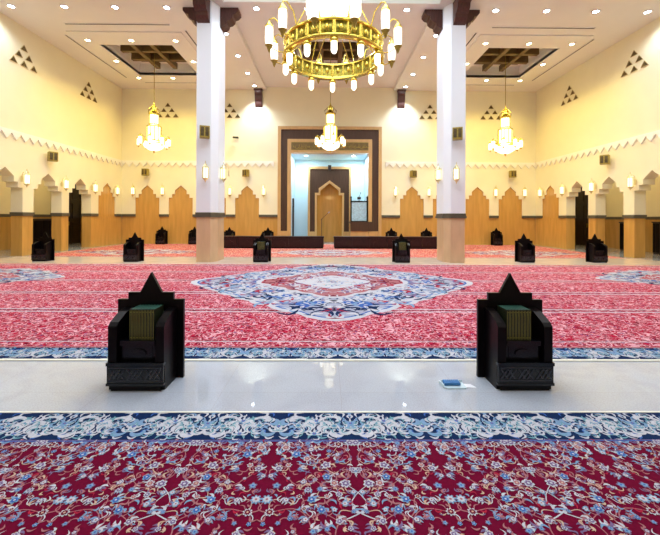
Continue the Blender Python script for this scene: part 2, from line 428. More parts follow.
# ------------------------------------------------------------------ portal
pt=empty('portal_frame',(0,YB,0)); tag(pt,'tall brown and pale wood portal framing the blue prayer niche recess','portal')
def gate(xo,xi,zo,zi,z0): return [(-xo,z0),(-xo,zo),(xo,zo),(xo,z0),(xi,z0),(xi,zi),(-xi,zi),(-xi,z0)]
b=MB(); b.prism(gate(2.72,2.56,6.18,6.02,0),bX,-.16,.10); b.build('outer_moulding',M['oaklight'],pt,bevel=.01)
b=MB(); b.prism(gate(2.56,2.22,6.02,5.52,.70),bX,-.10,.10); b.build('brown_panel',M['brown'],pt)
b=MB(); b.prism(gate(2.22,2.04,5.52,4.80,0),bX,-.13,.30); b.build('inner_moulding',M['oaklight'],pt)
b=MB()
for q in(-1,1): b.box(q*2.22,q*2.56,-.12,.10,0,.70)
b.build('plinth',M['oaklight'],pt)
b=MB(); b.box(-2.02,2.02,-.135,-.12,4.93,5.36); 
b.build('inscription_panel',M['panelgold'],pt)
b=MB(); rnd=random.Random(5); x=-1.93
b.box(-2.02,2.02,-.15,-.13,4.93,4.955); b.box(-2.02,2.02,-.15,-.13,5.335,5.36)
while x<1.9:                                      # flowing relief strokes
    w=rnd.uniform(.10,.2); z=5.07+rnd.uniform(-.04,.06); h=rnd.uniform(.03,.16)
    b.tube([(x,-.14,z+h*.8),(x+w*.15,-.145,z),(x+w*.5,-.145,z-.03),(x+w*.85,-.145,z+.01),(x+w,-.14,z+h*.5)],[.008,.018,.02,.016,.006],5)
    if rnd.random()<.55: b.tube([(x+w*.4,-.14,z+.04),(x+w*.42,-.14,z+.20)],[.014,.009],5)
    if rnd.random()<.5: b.tube([(x+w*.6,-.14,z+.16),(x+w*.75,-.14,z+.17)],.012,5)
    x+=w*.72
b.build('inscription',M['golddull'],pt)

b=MB(); b.box(1.10,2.23,-.165,-.132,.70,1.20); b.build('lower_panel',M['brown'],pt)

# recess behind portal
b=MB(); d=2.1
b.box(-2.34,-2.04,YB+.30,YB+d,0,4.80); b.box(2.04,2.34,YB+.30,YB+d,0,4.80)
b.box(-2.34,2.34,YB+d,YB+d+.2,0,5.1); b.box(-2.34,2.34,YB+.30,YB+d,4.80,5.1)
struct(b.build('wall_recess',M['recess']))
light('AREA',(-1.45,YB+1.0,4.7),72,(.62,.84,1),name='recess_light').data.size=.5
light('AREA',(1.5,YB+1.0,4.7),72,(.62,.84,1),name='recess_light').data.size=.5
for q,sd in((-1.3,'left'),(1.3,'right')):
    o=copy_tree(dl['cool']); o.location=(q,YB+.7,4.80); tag(o,'small cool downlight under the recess ceiling, %s side of the portal'%sd,'ceiling light','downlights inside the portal recess')

# mihrab
mh=empty('mihrab',(0,YB+1.28,0)); tag(mh,'dark brown prayer niche with pale wood stepped arch inside the blue recess','prayer niche')
def march(hw,ha,zs,zt,z0):
    # stepped keel arch
    P=[(hw,z0),(hw,zs),(ha,zs),(ha,zs+.36*(zt-zs)),(0,zt)]
    return [(-x,z) for x,z in P]+[(x,z) for x,z in P[:-1]][::-1]
inner=march(.72,.52,2.68,3.36,.0); outer=march(.82,.61,2.80,3.50,0)
b=MB(); b.prism([(-1.12,.62),(-1.12,4.16),(1.12,4.16),(1.12,.62),(.82,.62)]+outer[::-1][1:-1]+[(-.82,.62)],bX,0,.8); b.build('brown_panel',M['brown'],mh)
b=MB(); b.prism(gate(1.22,1.10,4.28,4.14,.0),bX,-.06,.8)
for q in(-1,1): b.box(q*.82,q*1.12,-.02,.8,0,.62)
b.build('outer_moulding',M['oaklight'],mh)
b=MB(); b.prism(outer+inner[::-1],bX,-.06,.15); b.build('arch_moulding',M['oaklight'],mh,bevel=.01)
b=MB(); n=14; pts=[]
for i in range(n+1):
    a=pi*i/n; pts.append((-.72*cos(a),.155+.60*sin(a)))
vs=[(x,y,0) for x,y in pts]+[(x,y,3.5) for x,y in pts]
b.add(vs,[(i,i+1,n+2+i,n+1+i) for i in range(n)],0,True)
b.flatpat=True; b.build('niche_lining',M['oak'],mh)
light('POINT',(0,YB+1.45,2.6),2.2,(1,.72,.3),.08,name='niche_lamp')

sp=MB(); sp.box(-.09,.09,-.12,0,-.14,.14); o=sp.build('small_speaker',M['blacksat'],None,(0,YB+1.22,4.20)); tag(o,'small black speaker on the top edge of the dark prayer niche','speaker')

# minbar balcony
mb_=empty('minbar_balcony',(1.555,YB+.32,0)); tag(mb_,'dark wooden pulpit balcony with pale lattice front, right inside the portal','pulpit')
b=MB(); b.box(-.45,.47,-.44,-.17,.70,1.20); b.box(-.46,.46,-.17,.62,1.10,1.20); b.build('base_panel',M['brown'],mb_)
b=MB(); b.box(-.44,.47,-.44,-.10,0,.70); b.build('skirting',M['oaklight'],mb_)
for q in(-.42,.44):
    b=MB(); b.box(q-.035,q+.035,-.28,-.20,1.20,2.46); b.lathe((q,-.24,2.46),[(.05,0),(.05,.04),(0.01,.10)],8); b.build('post',M['black'],mb_)
b=MB(); b.box(-.39,.41,-.28,-.20,2.24,2.30); b.box(-.39,.41,-.28,-.20,1.20,1.24); b.build('rail',M['black'],mb_)
b=MB(); b.box(-.385,.405,-.245,-.235,1.24,2.24)
for i in range(9):
    x=-.36+.095*i
    for j in range(11):
        z=1.27+.09*j; c=.034
        b.prism([(x,z-c),(x+c,z),(x,z+c),(x-c,z)],bX,-.255,-.245)
b.build('lattice_screen',M['lattice'],mb_)
o=empty('pulpit_microphone',(1.56,YB+.08,2.305)); tag(o,'black microphone head on the rail of the pulpit balcony','microphone')
b=MB(); b.box(-.09,.09,-.05,.05,.07,.20); b.lathe((0,0,0),[(.03,0),(.02,.03),(.015,.07)],8); b.build('holder',M['blacksat'],o)
b=MB(); b.tube([(0,0,.2),(.03,-.02,.3),(.08,-.05,.38)],.008,6); b.lathe((.08,-.05,.37),[(.012,0),(.028,.03),(.026,.06),(.005,.08)],8); b.build('microphone_stem',M['blacksat'],o)

# column beside the recess
o=empty('column_speaker',(-1.93,YB+.12,0)); tag(o,'tall thin black column at the left edge of the portal opening','column speaker')
b=MB(); b.box(-.05,.05,-.05,.05,.04,2.42); b.build('body',M['blacksat'],o,bevel=.01)
b=MB(); b.box(-.09,.09,-.09,.09,0,.04); b.build('foot',M['blacksat'],o)
# microphone stand
o=empty('microphone_stand',(-.42,YB+.75,0)); tag(o,'thin black boom microphone stand in front of the prayer niche arch','microphone stand')
b=MB(); b.lathe((0,0,0),[(.14,0),(.14,.015),(.02,.03)],14); b.build('foot',M['blacksat'],o)
b=MB(); b.tube([(0,0,.02),(0,0,1.35)],.016,8); b.build('pole',M['blacksat'],o)
b=MB(); b.tube([(-.05,0,1.28),(.34,-.05,1.66)],.012,6); b.build('boom',M['blacksat'],o)
b=MB(); b.tube([(.34,-.05,1.66),(.42,-.06,1.72)],[.022,.03],8); b.build('microphone',M['grey'],o)

# ------------------------------------------------------------------ lantern sconces
def make_sconce():
    t=empty('wall_lantern')
    b=MB(); b.lathe((0,0,-.16),[(.085,0),(.10,.04),(.10,.30),(.085,.33)],6,smooth=False); b.build('glass',M['glass'],t)
    b=MB(); b.lathe((0,0,.17),[(.125,0),(.12,.02),(.07,.07),(.06,.10),(.02,.13),(.012,.2),(.002,.22)],6,smooth=False); b.build('cap',M['brass'],t)
    b=MB(); b.lathe((0,0,-.16),[(.004,-.13),(.02,-.10),(.03,-.07),(.08,-.03),(.11,0),(.11,.012)],6,smooth=False); b.build('finial',M['brass'],t)
    b=MB()
    for i in range(6):
        a=pi/3*i; x,y=.107*cos(a),.107*sin(a); b.tube([(x,y,-.15),(x,y,.17)],.013,4)
    b.build('cage',M['brass'],t)
    b=MB(); b.tube([(0,.10,.17),(0,.15,.27),(0,.2,.20),(0,.21,.05)],.012,5); b.box(-.05,.05,.205,.225,-.08,.12); b.build('bracket',M['brass'],t)
    return t
SC=make_sconce(); used=[False]
def sconce(x,y,z,rz,label,group,sc=.92):
    t=SC if not used[0] else copy_tree(SC); used[0]=True
    t.location=(x,y,z); t.rotation_euler=(0,0,rz); tag(t,label,'wall lamp',group); t.scale=(sc*.86,sc*.86,sc*1.08)
OFF=.225
def sideL(sd): return -1 if sd=='left' else 1
for s,sd in((-1,'left'),(1,'right')):
    rz=pi/2 if s<0 else -pi/2
    for y,w in((12.58,'nearest the viewer'),(14.46,'second from the viewer'),(16.28,'between dark doorway and wood arch'),(17.98,'in the corner by the back wall')):
        sconce(s*(W-OFF),y,2.70,rz,'glowing wall lantern on the %s side wall, %s'%(sd,w),'lanterns on the side walls')
    for x,w in((10.22,'in the corner'),(8.70,'between arches outside the pillar'),(5.20,'beside the inner edge of the pillar'),(3.44,'next to the portal frame')):
        sconce(s*x,YB-OFF,2.74,0,'glowing lantern on the back wall %s half, %s'%(sd,w),'lanterns on the back wall',.98)
    sconce(s*3.83,11.05-OFF,2.74,0,'glowing gold lantern on the front face of the %s pillar'%sd,'lanterns on the pillars')
    sconce(s*(3.58-.10),11.5,2.80,-s*pi/2+pi if False else (pi+s*pi/2 if s>0 else pi/2+pi),'gold lantern on the portal side of the %s pillar'%sd,'lanterns on the pillars')
    sconce(s*(4.20+.15),11.70,2.80,(pi/2 if s>0 else -pi/2),'gold lantern on the outer side of the %s pillar, mostly hidden'%sd,'lanterns on the pillars')

# gilded box speakers
def make_spk():
    t=empty('wall_speaker')
    b=MB(); b.box(-.17,.17,-.13,.13,-.19,.19); b.build('cabinet',M['golddull'],t,bevel=.01)
    for q in(-1,1):
        b=MB(); b.box(q*.08-.055,q*.08+.055,-.145,-.13,-.14,.14); b.build('grille',M['dark'],t)
    b=MB(); b.tube([(0,.13,0),(0,.24,0)],.03,8); b.box(-.07,.07,.235,.25,-.09,.09); b.build('bracket',M['golddull'],t)
    return t
SP=make_spk(); usp=[False]
def spk(x,y,z,rz,label):
    t=SP if not usp[0] else copy_tree(SP); usp[0]=True
    t.scale=(.86,.86,.95); t.location=(x,y,z); t.rotation_euler=(0,0,rz); tag(t,label,'speaker','gilded box speakers on walls and pillars')
for s,sd in((-1,'left'),(1,'right')):
    spk(s*(W-.25),13.72,3.70,(pi/2 if s<0 else -pi/2)+s*.7,'gilded box speaker on the %s side wall under the saw-tooth frieze'%sd)
    spk(s*9.56,YB-.25,3.72,0,'gilded box speaker on the back wall outside the %s pillar'%sd)
    spk(s*4.36,YB-.25,3.70,s*.5,'gilded box speaker on the back wall between the %s pillar and the portal'%sd)
    spk(s*3.85,11.05-.25,3.98,-s*.35,'gilded box speaker on the front face of the %s pillar'%sd)
o=empty('security_camera',(-4.95,YB,5.62)); tag(o,'tiny grey camera on the back wall right of the left pillar','camera')
b=MB(); b.tube([(0,0,0),(0,-.12,-.02)],.02,6); b.build('bracket',M['grey'],o)
b=MB(); b.tube([(-.12,-.12,-.03),(.16,-.14,-.05)],.05,8); b.build('housing',M['blacksat'],o)

# triangular vents
def vents(loc,rz,label):
    t=empty('triangular_vents',loc,rz)
    for r,(n,z) in enumerate(((1,.28),(2,0),(3,-.28))):
        for i in range(n):
            x=(i-(n-1)/2)*.42; w=.135; h=.095
            b=MB(); T=[(x-w,z-h),(x+w,z-h),(x,z+h)]
            b.prism(T,bX,-.012,0); o=b.build('vent_opening',M['dark'],t)
            b=MB(); c=(x,z-h*.33); T2=[(c[0]+(p[0]-c[0])*1.08,c[1]+(p[1]-c[1])*1.08) for p in T]
            for k in range(3):
                p,q,p2,q2=T[k],T[(k+1)%3],T2[k],T2[(k+1)%3]
                b.prism([p,q,q2,p2],bX,-.03,0)
            b.build('rim',M['vframe'],o)
    tag(t,label,'wall vent','clusters of six triangular vents')
for s,sd in((-1,'left'),(1,'right')):
    rz=pi/2 if s<0 else -pi/2
    vents((s*W,12.68,7.10),rz,'pyramid of six triangular vents high on the %s side wall, nearest the viewer'%sd)
    vents((s*W,16.10,7.10),rz,'pyramid of six triangular vents high on the %s side wall, near the back corner'%sd)
    vents((s*8.52,YB,7.02),0,'pyramid of six triangular vents on the back wall behind the %s lantern chandelier'%sd)
    vents((s*5.28,YB,7.02),0,'pyramid of six triangular vents on the back wall beside the %s pillar'%sd)

# ------------------------------------------------------------------ hanging lantern chandeliers
def make_small():
    t=empty('lantern_chandelier')
    b=MB(); b.lathe((0,0,.0),[(.29,1.02),(.30,1.06),(.24,1.08)],12,cap=False)
    b.lathe((0,0,0),[(.30,.40),(.32,.44),(.28,.46)],12,cap=False)
    for i in range(12):
        a=pi/6*i; b.tube([(.285*cos(a),.285*sin(a),.42),(.285*cos(a),.285*sin(a),1.05)],.020,4)
        b.tube([(.19*cos(a),.19*sin(a),1.14),(.19*cos(a),.19*sin(a),1.56)],.009,4)
    b.lathe((0,0,0),[(.2,1.10),(.21,1.14),(.19,1.16)],12,cap=False); b.lathe((0,0,0),[(.2,1.54),(.22,1.58),(.20,1.60)],12)
    b.build('frame',M['gold'],t)
    b=MB(); b.lathe((0,0,0),[(.265,.46),(.27,.50),(.27,1.0),(.265,1.03)],12,smooth=False); b.build('main_glass',M['glasssmall'],t)
    b=MB(); b.lathe((0,0,0),[(.17,1.14),(.17,1.55)],12,smooth=False); b.build('upper_glass',M['glasssmall'],t)
    b=MB(); b.lathe((0,0,0),[(.06,0),(.20,.04),(.36,.14),(.42,.26),(.40,.30)],16); b.build('bowl',M['glasssmall'],t)
    b=MB(); b.lathe((0,0,0),[(.01,-.10),(.03,-.05),(.06,0)],8); b.build('finial',M['gold'],t)
    b=MB(); b.lathe((0,0,0),[(.23,1.60),(.16,1.68),(.10,1.78),(.12,1.83),(.05,1.92),(.015,2.08)],12)
    for i in range(6):
        a=pi/3*i; b.tube([(.22*cos(a),.22*sin(a),1.58),(.26*cos(a),.26*sin(a),1.72),(.05*cos(a),.05*sin(a),1.95)],.012,4)
    b.build('crown',M['gold'],t)
    for i in range(8):
        a=pi/4*i+.2; c,s_=cos(a),sin(a)
        b=MB(); b.tube([(.30*c,.30*s_,.36),(.45*c,.45*s_,.55),(.57*c,.57*s_,.66),(.60*c,.60*s_,.58)],.012,5); o=b.build('arm',M['gold'],t)
        b=MB(); b.lathe((.60*c,.60*s_,.22),[(.05,0),(.075,.05),(.075,.26),(.05,.30)],8); b.build('lantern_glass',M['glasssmall'],o)
        b=MB(); b.lathe((.60*c,.60*s_,.52),[(.08,0),(.07,.03),(.01,.10)],8); b.build('lantern_cap',M['gold'],o)
        b=MB(); b.lathe((.60*c,.60*s_,.14),[(.005,0),(.03,.04),(.055,.08)],8); b.build('lantern_finial',M['gold'],o)
    b=MB(); b.tube([(0,0,2.06),(0,0,4.42)],.014,5); b.build('cable',M['golddull'],t)
    return t
S1=make_small()
for i,(x,z,lab) in enumerate(((-7.6,4.24,'tiered gold lantern chandelier hanging from the left wooden coffer'),(7.6,4.20,'tiered gold lantern chandelier hanging from the right wooden coffer'),(0.0,4.30,'tiered gold lantern chandelier hanging in front of the portal top'))):
    t=S1 if i==0 else copy_tree(S1); t.location=(x,15.35,z); tag(t,lab,'chandelier','small lantern chandeliers')

# ------------------------------------------------------------------ big chandelier
t=empty('ring_chandelier',(.0,7.7,0)); tag(t,'huge gold ring chandelier with hanging glass lanterns at top centre','chandelier')
def ringwall(r0,r1,z0,z1,n=48):
    b=MB(); b.lathe((0,0,0),[(r0,z0),(r1,z0),(r1,z1),(r0,z1),(r0,z0)],n,cap=False); return b
ringwall(1.0,1.03,4.86,5.14).build('drum_panel',M['goldpanel'],t)
b=MB()
b.lathe((0,0,0),[(.98,4.80),(1.07,4.79),(1.10,4.83),(1.07,4.88),(.98,4.87),(.98,4.80)],48,cap=False)
b.build('lower_rim',M['gold'],t)
b=MB(); b.lathe((0,0,0),[(.98,5.13),(1.06,5.12),(1.08,5.15),(1.06,5.18),(.98,5.17),(.98,5.13)],48,cap=False); b.build('upper_rim',M['gold'],t)
for i in range(24):
    a=2*pi*i/24; c,s_=cos(a),sin(a); b=MB(); r=1.015
    b.tube([(r*c,r*s_,4.87),(r*c,r*s_,5.14)],.045 if i%2==0 else .03,8); b.build('pilaster',M['gold'],t)
for i in range(24):      # pierced ornaments between pilasters
    a=2*pi*(i+.5)/24; c,s_=cos(a),sin(a); b=MB(); r=1.015
    b.lathe((r*c,r*s_,5.0),[(.004,-.10),(.04,-.04),(.055,0),(.04,.05),(.004,.11)],6); b.build('ornament',M['gold'],t)
for i in range(12):
    a=2*pi*i/12-pi/2; c,s_=cos(a)*1.03,sin(a)*1.03
    b=MB(); b.lathe((c,s_,4.76),[(.02,.05),(.05,.03),(.08,.0),(.085,-.03),(.07,-.05)],12); o=b.build('lamp_holder',M['gold'],t)
    b=MB(); b.lathe((c,s_,4.50),[(.02,-.01),(.046,.015),(.06,.05),(.06,.22)],12); b.build('lamp_glass',M['glassbig'],o)
for i in range(12):
    a=2*pi*(i+.5)/12-pi/2; c,s_=cos(a),sin(a); R=1.38
    b=MB(); b.tube([(1.03*c,1.03*s_,5.16),(1.12*c,1.12*s_,5.42),(1.28*c,1.28*s_,5.54),(R*c,R*s_,5.50),(R*c,R*s_,5.42)],.014,6)
    o=b.build('arm',M['gold'],t)
    b=MB(); b.tube([(1.06*c,1.06*s_,4.85),(1.2*c,1.2*s_,4.86),(1.36*c,1.36*s_,4.93)],.012,5); b.build('brace',M['gold'],o)
    b=MB(); b.lathe((R*c,R*s_,4.96),[(.055,.03),(.078,.05),(.082,.12),(.082,.32),(.075,.37)],12); b.build('lantern_glass',M['glassbig'],o)
    b=MB(); b.lathe((R*c,R*s_,5.33),[(.09,0),(.085,.03),(.05,.09),(.02,.12),(.006,.16)],10); b.build('lantern_cap',M['gold'],o)
    b=MB(); b.lathe((R*c,R*s_,4.86),[(.008,-.05),(.03,.0),(.05,.06),(.085,.10)],10); b.build('lantern_finial',M['golddull'],o)
b=MB(); b.lathe((0,0,0),[(.34,5.93),(.35,6.0),(.35,6.9),(.30,6.92)],20); b.build('central_glass',M['glassbig'],t)
b=MB(); b.lathe((0,0,0),[(.02,5.80),(.10,5.83),(.31,5.87),(.37,5.90),(.37,5.93)],20); b.build('central_bowl',M['glassbig'],t)
b=MB(); b.lathe((0,0,0),[(.38,6.92),(.36,7.0),(.2,7.1),(.12,7.3),(.03,7.5)],16)
b.build('central_crown',M['gold'],t)
b=MB()
for i in range(6):
    a=2*pi*i/6; b=MB(); b.tube([(1.02*cos(a),1.02*sin(a),5.16),(.36*cos(a),.36*sin(a),6.4)],.012,5); b.build('suspension_rod',M['gold'],t)
    a+=pi/6; b=MB(); b.lathe((.60*cos(a),.60*sin(a),5.62),[(.04,0),(.055,.04),(.055,.30),(.04,.34)],10); o=b.build('inner_lamp',M['glassbig'],t)
    b=MB(); b.tube([(.60*cos(a),.60*sin(a),6.0),(.5*cos(a),.5*sin(a),6.25),(.35*cos(a),.35*sin(a),6.3)],.014,5); b.build('arm',M['gold'],o)
b=MB(); b.tube([(0,0,7.45),(0,0,9.6)],.02,6); b.build('suspension',M['gold'],t)
b=MB()
for i in range(6):
    a=2*pi*i/6; b.tube([(0,0,5.82),(1.0*cos(a),1.0*sin(a),4.88)],.009,4)
b.build('spokes',M['gold'],t)

# ------------------------------------------------------------------ low bookcases
def bookcase(x0,x1,label):
    t=empty('low_bookcase',((x0+x1)/2,16.25,.0105)); a=(x1-x0)/2
    b=MB(); b.box(-a,a,-.20,.25,.06,.48); b.build('body',M['bench'],t)
    b=MB(); b.box(-a-.02,a+.02,-.25,.27,.48,.54); b.build('top_board',M['bench'],t,bevel=.008)
    b=MB(); b.box(-a+.02,a-.02,-.22,.23,0,.06); b.build('plinth',M['black'],t)
    n=6
    for i in range(n):
        w=2*a/n; c=-a+w*(i+.5)
        b=MB(); b.box(c-w/2+.03,c+w/2-.03,-.225,-.20,.09,.45); b.prism([(c-.2,.13),(c+.2,.13),(c+.2,.27),(c,.36),(c-.2,.27)],bX,-.235,-.225); b.build('door',M['bench'],t)
    tag(t,label,'bookcase','low bookcases before the portal')
bookcase(-4.90,-.28,'long low dark bookcase in front of the portal, left of the central gap')
bookcase(.19,4.95,'long low dark bookcase in front of the portal, right of the central gap')

# ------------------------------------------------------------------ Quran stands
def make_stand():
    """origin: middle of the front foot line; +Y = back"""
    t=empty('book_stand')
    b=MB(); P=[(-.285,.0),(-.285,.684),(-.195,.684),(-.195,.744),(-.093,.744),(0,.917),(.093,.744),(.195,.744),(.195,.684),(.285,.684),(.285,.0)]
    b.prism(P,bX,.25,.28); b.build('back_panel',M['black'],t,bevel=.003)
    for s in(-1,1):
        b=MB()
        prof=[(.012,.05),(.012,.515),(.04,.545),(.16,.60),(.25,.615),(.25,.0),(.03,0),(.03,.05)]
        b.prism(prof,lambda a,z,d:(d,a,z),s*.155,s*.225); b.build('side_panel',M['black'],t,bevel=.004)
    b=MB(); b.box(-.14,.14,.03,.25,.365,.385); b.box(-.14,.14,.03,.045,.355,.395); b.build('shelf',M['blackpol'],t)
    b=MB(); b.box(-.14,.14,.055,.07,.22,.365); 
    b.prism([(-.115,.238),(.115,.238),(.115,.348),(-.115,.348)],bX,.050,.055)
    vs=[(.065*cos(2*pi*i/20),.29+.035*sin(2*pi*i/20)) for i in range(20)]; b.prism(vs,bX,.038,.05)
    b.build('front_panel',M['blackpol'],t)
    b=MB(); b.box(-.225,.225,0,.03,.045,.23); b.box(-.23,.23,-.008,.03,.205,.23); b.box(-.23,.23,-.006,.03,.045,.065); b.build('drawer',M['blackpol'],t)
    b=MB()
    for k in(-.145,0,.145):
        for i in(-1,0,1):
            x=k+i*.035
            b.prism([(x-.032,.10),(x-.022,.10),(x+.032,.175),(x+.022,.175)],bX,-.007,.0)
        for i in(-1,1):
            x=k+i*.03
            b.prism([(x+.032,.10),(x+.022,.10),(x-.032,.175),(x-.022,.175)],bX,-.005,.0)
    for z in(.088,.188): b.box(-.21,.21,-.006,0,z-.003,z+.003)
    b.build('carved_lattice',M['carve'],t)
    b=MB(); b.box(-.20,.20,.012,.24,0,.045); b.build('plinth',M['black'],t)
    return t
ST=make_stand()
nstand=[0]
def stand(x,y,label,group=None,rz=0):
    t=ST if nstand[0]==0 else copy_tree(ST); nstand[0]+=1
    t.location=(x,y,.0); t.rotation_euler=(0,0,rz); tag(t,label,'book stand',group or 'dark wooden book stands'); return t
def make_book():
    t=empty('book'); w=.024; h=.255; d=.17
    b=MB(); b.box(-w/2,w/2,0,.004,0,h); b.box(-w/2,-w/2+.002,0,d,0,h); b.box(w/2-.002,w/2,0,d,0,h)
    b.build('cover',M['green'],t)
    b=MB(); b.box(-w/2+.002,w/2-.002,.004,d-.004,.004,h-.003); b.build('pages',M['teal'],t)
    b=MB()
    for x in(-.0085,.0065): b.box(x,x+.002,-.0012,0,.008,h-.008)
    for z in(.02,.23): b.box(-.008,.008,-.0012,0,z,z+.004)
    b.build('gilt_tooling',M['gilt'],t)
    return t
BK=make_book(); nb=[0]
def books(x,y,z,n,label,group,rz=0,pitch=.0255):
    for i in range(n):
        t=BK if nb[0]==0 else copy_tree(BK); nb[0]+=1
        t.location=(x+(i-(n-1)/2)*pitch,y,z); tag(t,label,'book',group)
CT=.008   # carpet thickness
stand(-1.648,2.86,'large near dark wooden book stand left of centre on the marble strip','two near book stands')
stand(1.505,2.87,'large near dark wooden book stand right of centre on the marble strip','two near book stands')
books(-1.632,2.86+.07,.386,8,'green and gold bound book in the row held by the near left stand','books in the near left stand')
books(1.505-.02,2.87+.07,.386,8,'green and gold bound book in the row held by the near right stand','books in the near right stand')
stand(-2.19,11.07,'dark stand with green books on the far marble strip, beside the left pillar')
stand(2.25,11.07,'dark stand with green books on the far marble strip, beside the right pillar')
for x,sd in((-2.19,'left'),(2.25,'right')): books(x,11.07+.07,.386,9,'small green book in the distant stand beside the %s pillar'%sd,'books in the stand beside the %s pillar'%sd)
stand(-9.10,11.13,'dark book stand at the far left edge before the side wall arches')
stand(-6.23,11.08,'empty dark book stand on the far marble strip left of the left pillar')
stand(6.27,11.22,'empty dark book stand on the far marble strip right of the right pillar')
stand(8.59,11.22,'dark book stand at the far right before the side wall arches')
for x,y,l in((-8.65,18.15,'dark book stand against the back wall left of the left pillar'),(-6.98,18.15,'dark book stand by the back wall half hidden behind the left pillar'),(8.68,18.15,'dark book stand against the back wall right of the right pillar'),
             (-5.00,17.5,'dark book stand showing its peak above the left bookcase, by the left pillar'),(-3.08,17.5,'dark book stand showing its peak above the left bookcase, near the portal'),
             (3.09,17.5,'dark book stand showing its peak above the right bookcase, near the portal'),(4.85,17.5,'dark book stand showing its peak above the right bookcase, by the right pillar')):
    stand(x,y,l).location.z=.0105
# gallery cupboards seen through the arches
def cupboard(x,y,w,h,label):
    t=empty('cupboard',(x,y,0))
    b=MB(); b.box(-.25,.25,-w/2,w/2,.05,h); b.build('carcass',M['void'],t)
    b=MB(); b.box(-.28,.28,-w/2-.02,w/2+.02,h,h+.05); b.build('top_board',M['void'],t)
    s=-1 if x>0 else 1
    for q in(-1,1):
        b=MB(); b.box(s*.25,s*.27,q*w/4-w/4+.02,q*w/4+w/4-.02,.08,h-.03); o=b.build('door',M['black'],t)
    b=MB(); b.box(-.24,.24,-w/2+.02,w/2-.02,0,.05); b.build('plinth',M['void'],t)
    tag(t,label,'cupboard','dark gallery cupboards')
cupboard(-13.1,16.0,1.0,1.25,'dark cupboard in the left gallery behind the book stand at the far left')
cupboard(13.2,15.55,.40,1.22,'narrow dark cupboard in the right gallery seen through the middle arch')
cupboard(13.2,14.0,.30,1.25,'narrow dark cupboard in the right gallery at the right edge of the photo')

# tissue tray and card
t=empty('tissue_tray',(.935,2.95,0)); tag(t,'small pale tray holding a blue ribbed bundle on the marble strip','tray')
b=MB(); P=[(-.10,.05),(-.085,-.035),(-.06,-.05),(.10,-.05),(.10,.055),(-.08,.06)]
b.prism(P,bZ,.0,.012); b.prism([(p[0],p[1]) for p in((-.10,.05),(-.085,-.035),(-.078,-.033),(-.092,.05))],bZ,.012,.03); b.box(-.08,.10,.05,.056,.012,.03)
b.build('tray',M['pale'],t)
b=MB()
for i in range(8): b.tube([(-.062+.0165*i,-.02,.030),(-.062+.0165*i,.04,.032)],.0095,8)
b.box(-.07,.062,-.015,.035,.014,.030)
b.build('ribbed_bundle',M['blue'],t)
b=MB(); b.prism([(-.045,-.02),(.04,-.03),(.015,.035),(-.055,.04)],bZ,.0,.004); o=b.build('paper_card',M['paper'],None,(1.085,2.95,0)); tag(o,'blank white card on the marble between the tray and the right stand','card')

# ------------------------------------------------------------------ carpets
def ribbon(b,pts,ws,z,m):
    vs=[];n=len(pts)
    for i,(x,y) in enumerate(pts):
        x0,y0=pts[max(i-1,0)]; x1,y1=pts[min(i+1,n-1)]
        dx,dy=x1-x0,y1-y0; l=math.hypot(dx,dy) or 1; nx,ny=-dy/l,dx/l
        w=(ws[i] if isinstance(ws,(list,tuple)) else ws)/2
        vs+=[(x+nx*w,y+ny*w,z),(x-nx*w,y-ny*w,z)]
    b.add(vs,[(2*i,2*i+2,2*i+3,2*i+1) for i in range(n-1)],m)
def poly(b,pts,z,m): b.add([(x,y,z) for x,y in pts],[list(range(len(pts)))],m)
def flower(b,x,y,r,z,petals,mo,mi,mc,rot=0,tf=lambda p:p):
    def star(rr,k,dep):
        n=petals*4; return [tf((x+rr*(1-dep+dep*abs(cos(petals*a/2)))*cos(a+rot),y+rr*(1-dep+dep*abs(cos(petals*a/2)))*sin(a+rot))) for a in[2*pi*i/n for i in range(n)]]
    poly(b,star(r,petals,.38),z,YI[mo]); poly(b,star(r*.68,petals,.3),z+.0006,YI[mi]); poly(b,[tf((x+r*.24*cos(2*pi*i/7),y+r*.24*sin(2*pi*i/7))) for i in range(7)],z+.0012,YI[mc])
def curl(p,q,bend,n=8):
    (x0,y0),(x1,y1)=p,q; dx,dy=x1-x0,y1-y0
    return [(x0+dx*t-dy*bend*sin(pi*t),y0+dy*t+dx*bend*sin(pi*t)) for t in[i/n for i in range(n+1)]]
def leaf(b,x,y,a,l,w,z,m,tf,bend=.25):
    p=(x,y); q=(x+l*cos(a),y+l*sin(a)); pts=[tf(c) for c in curl(p,q,bend,6)]
    ribbon(b,pts,[.15*w,.7*w,w,w,.8*w,.45*w,.05*w],z,YI[m])

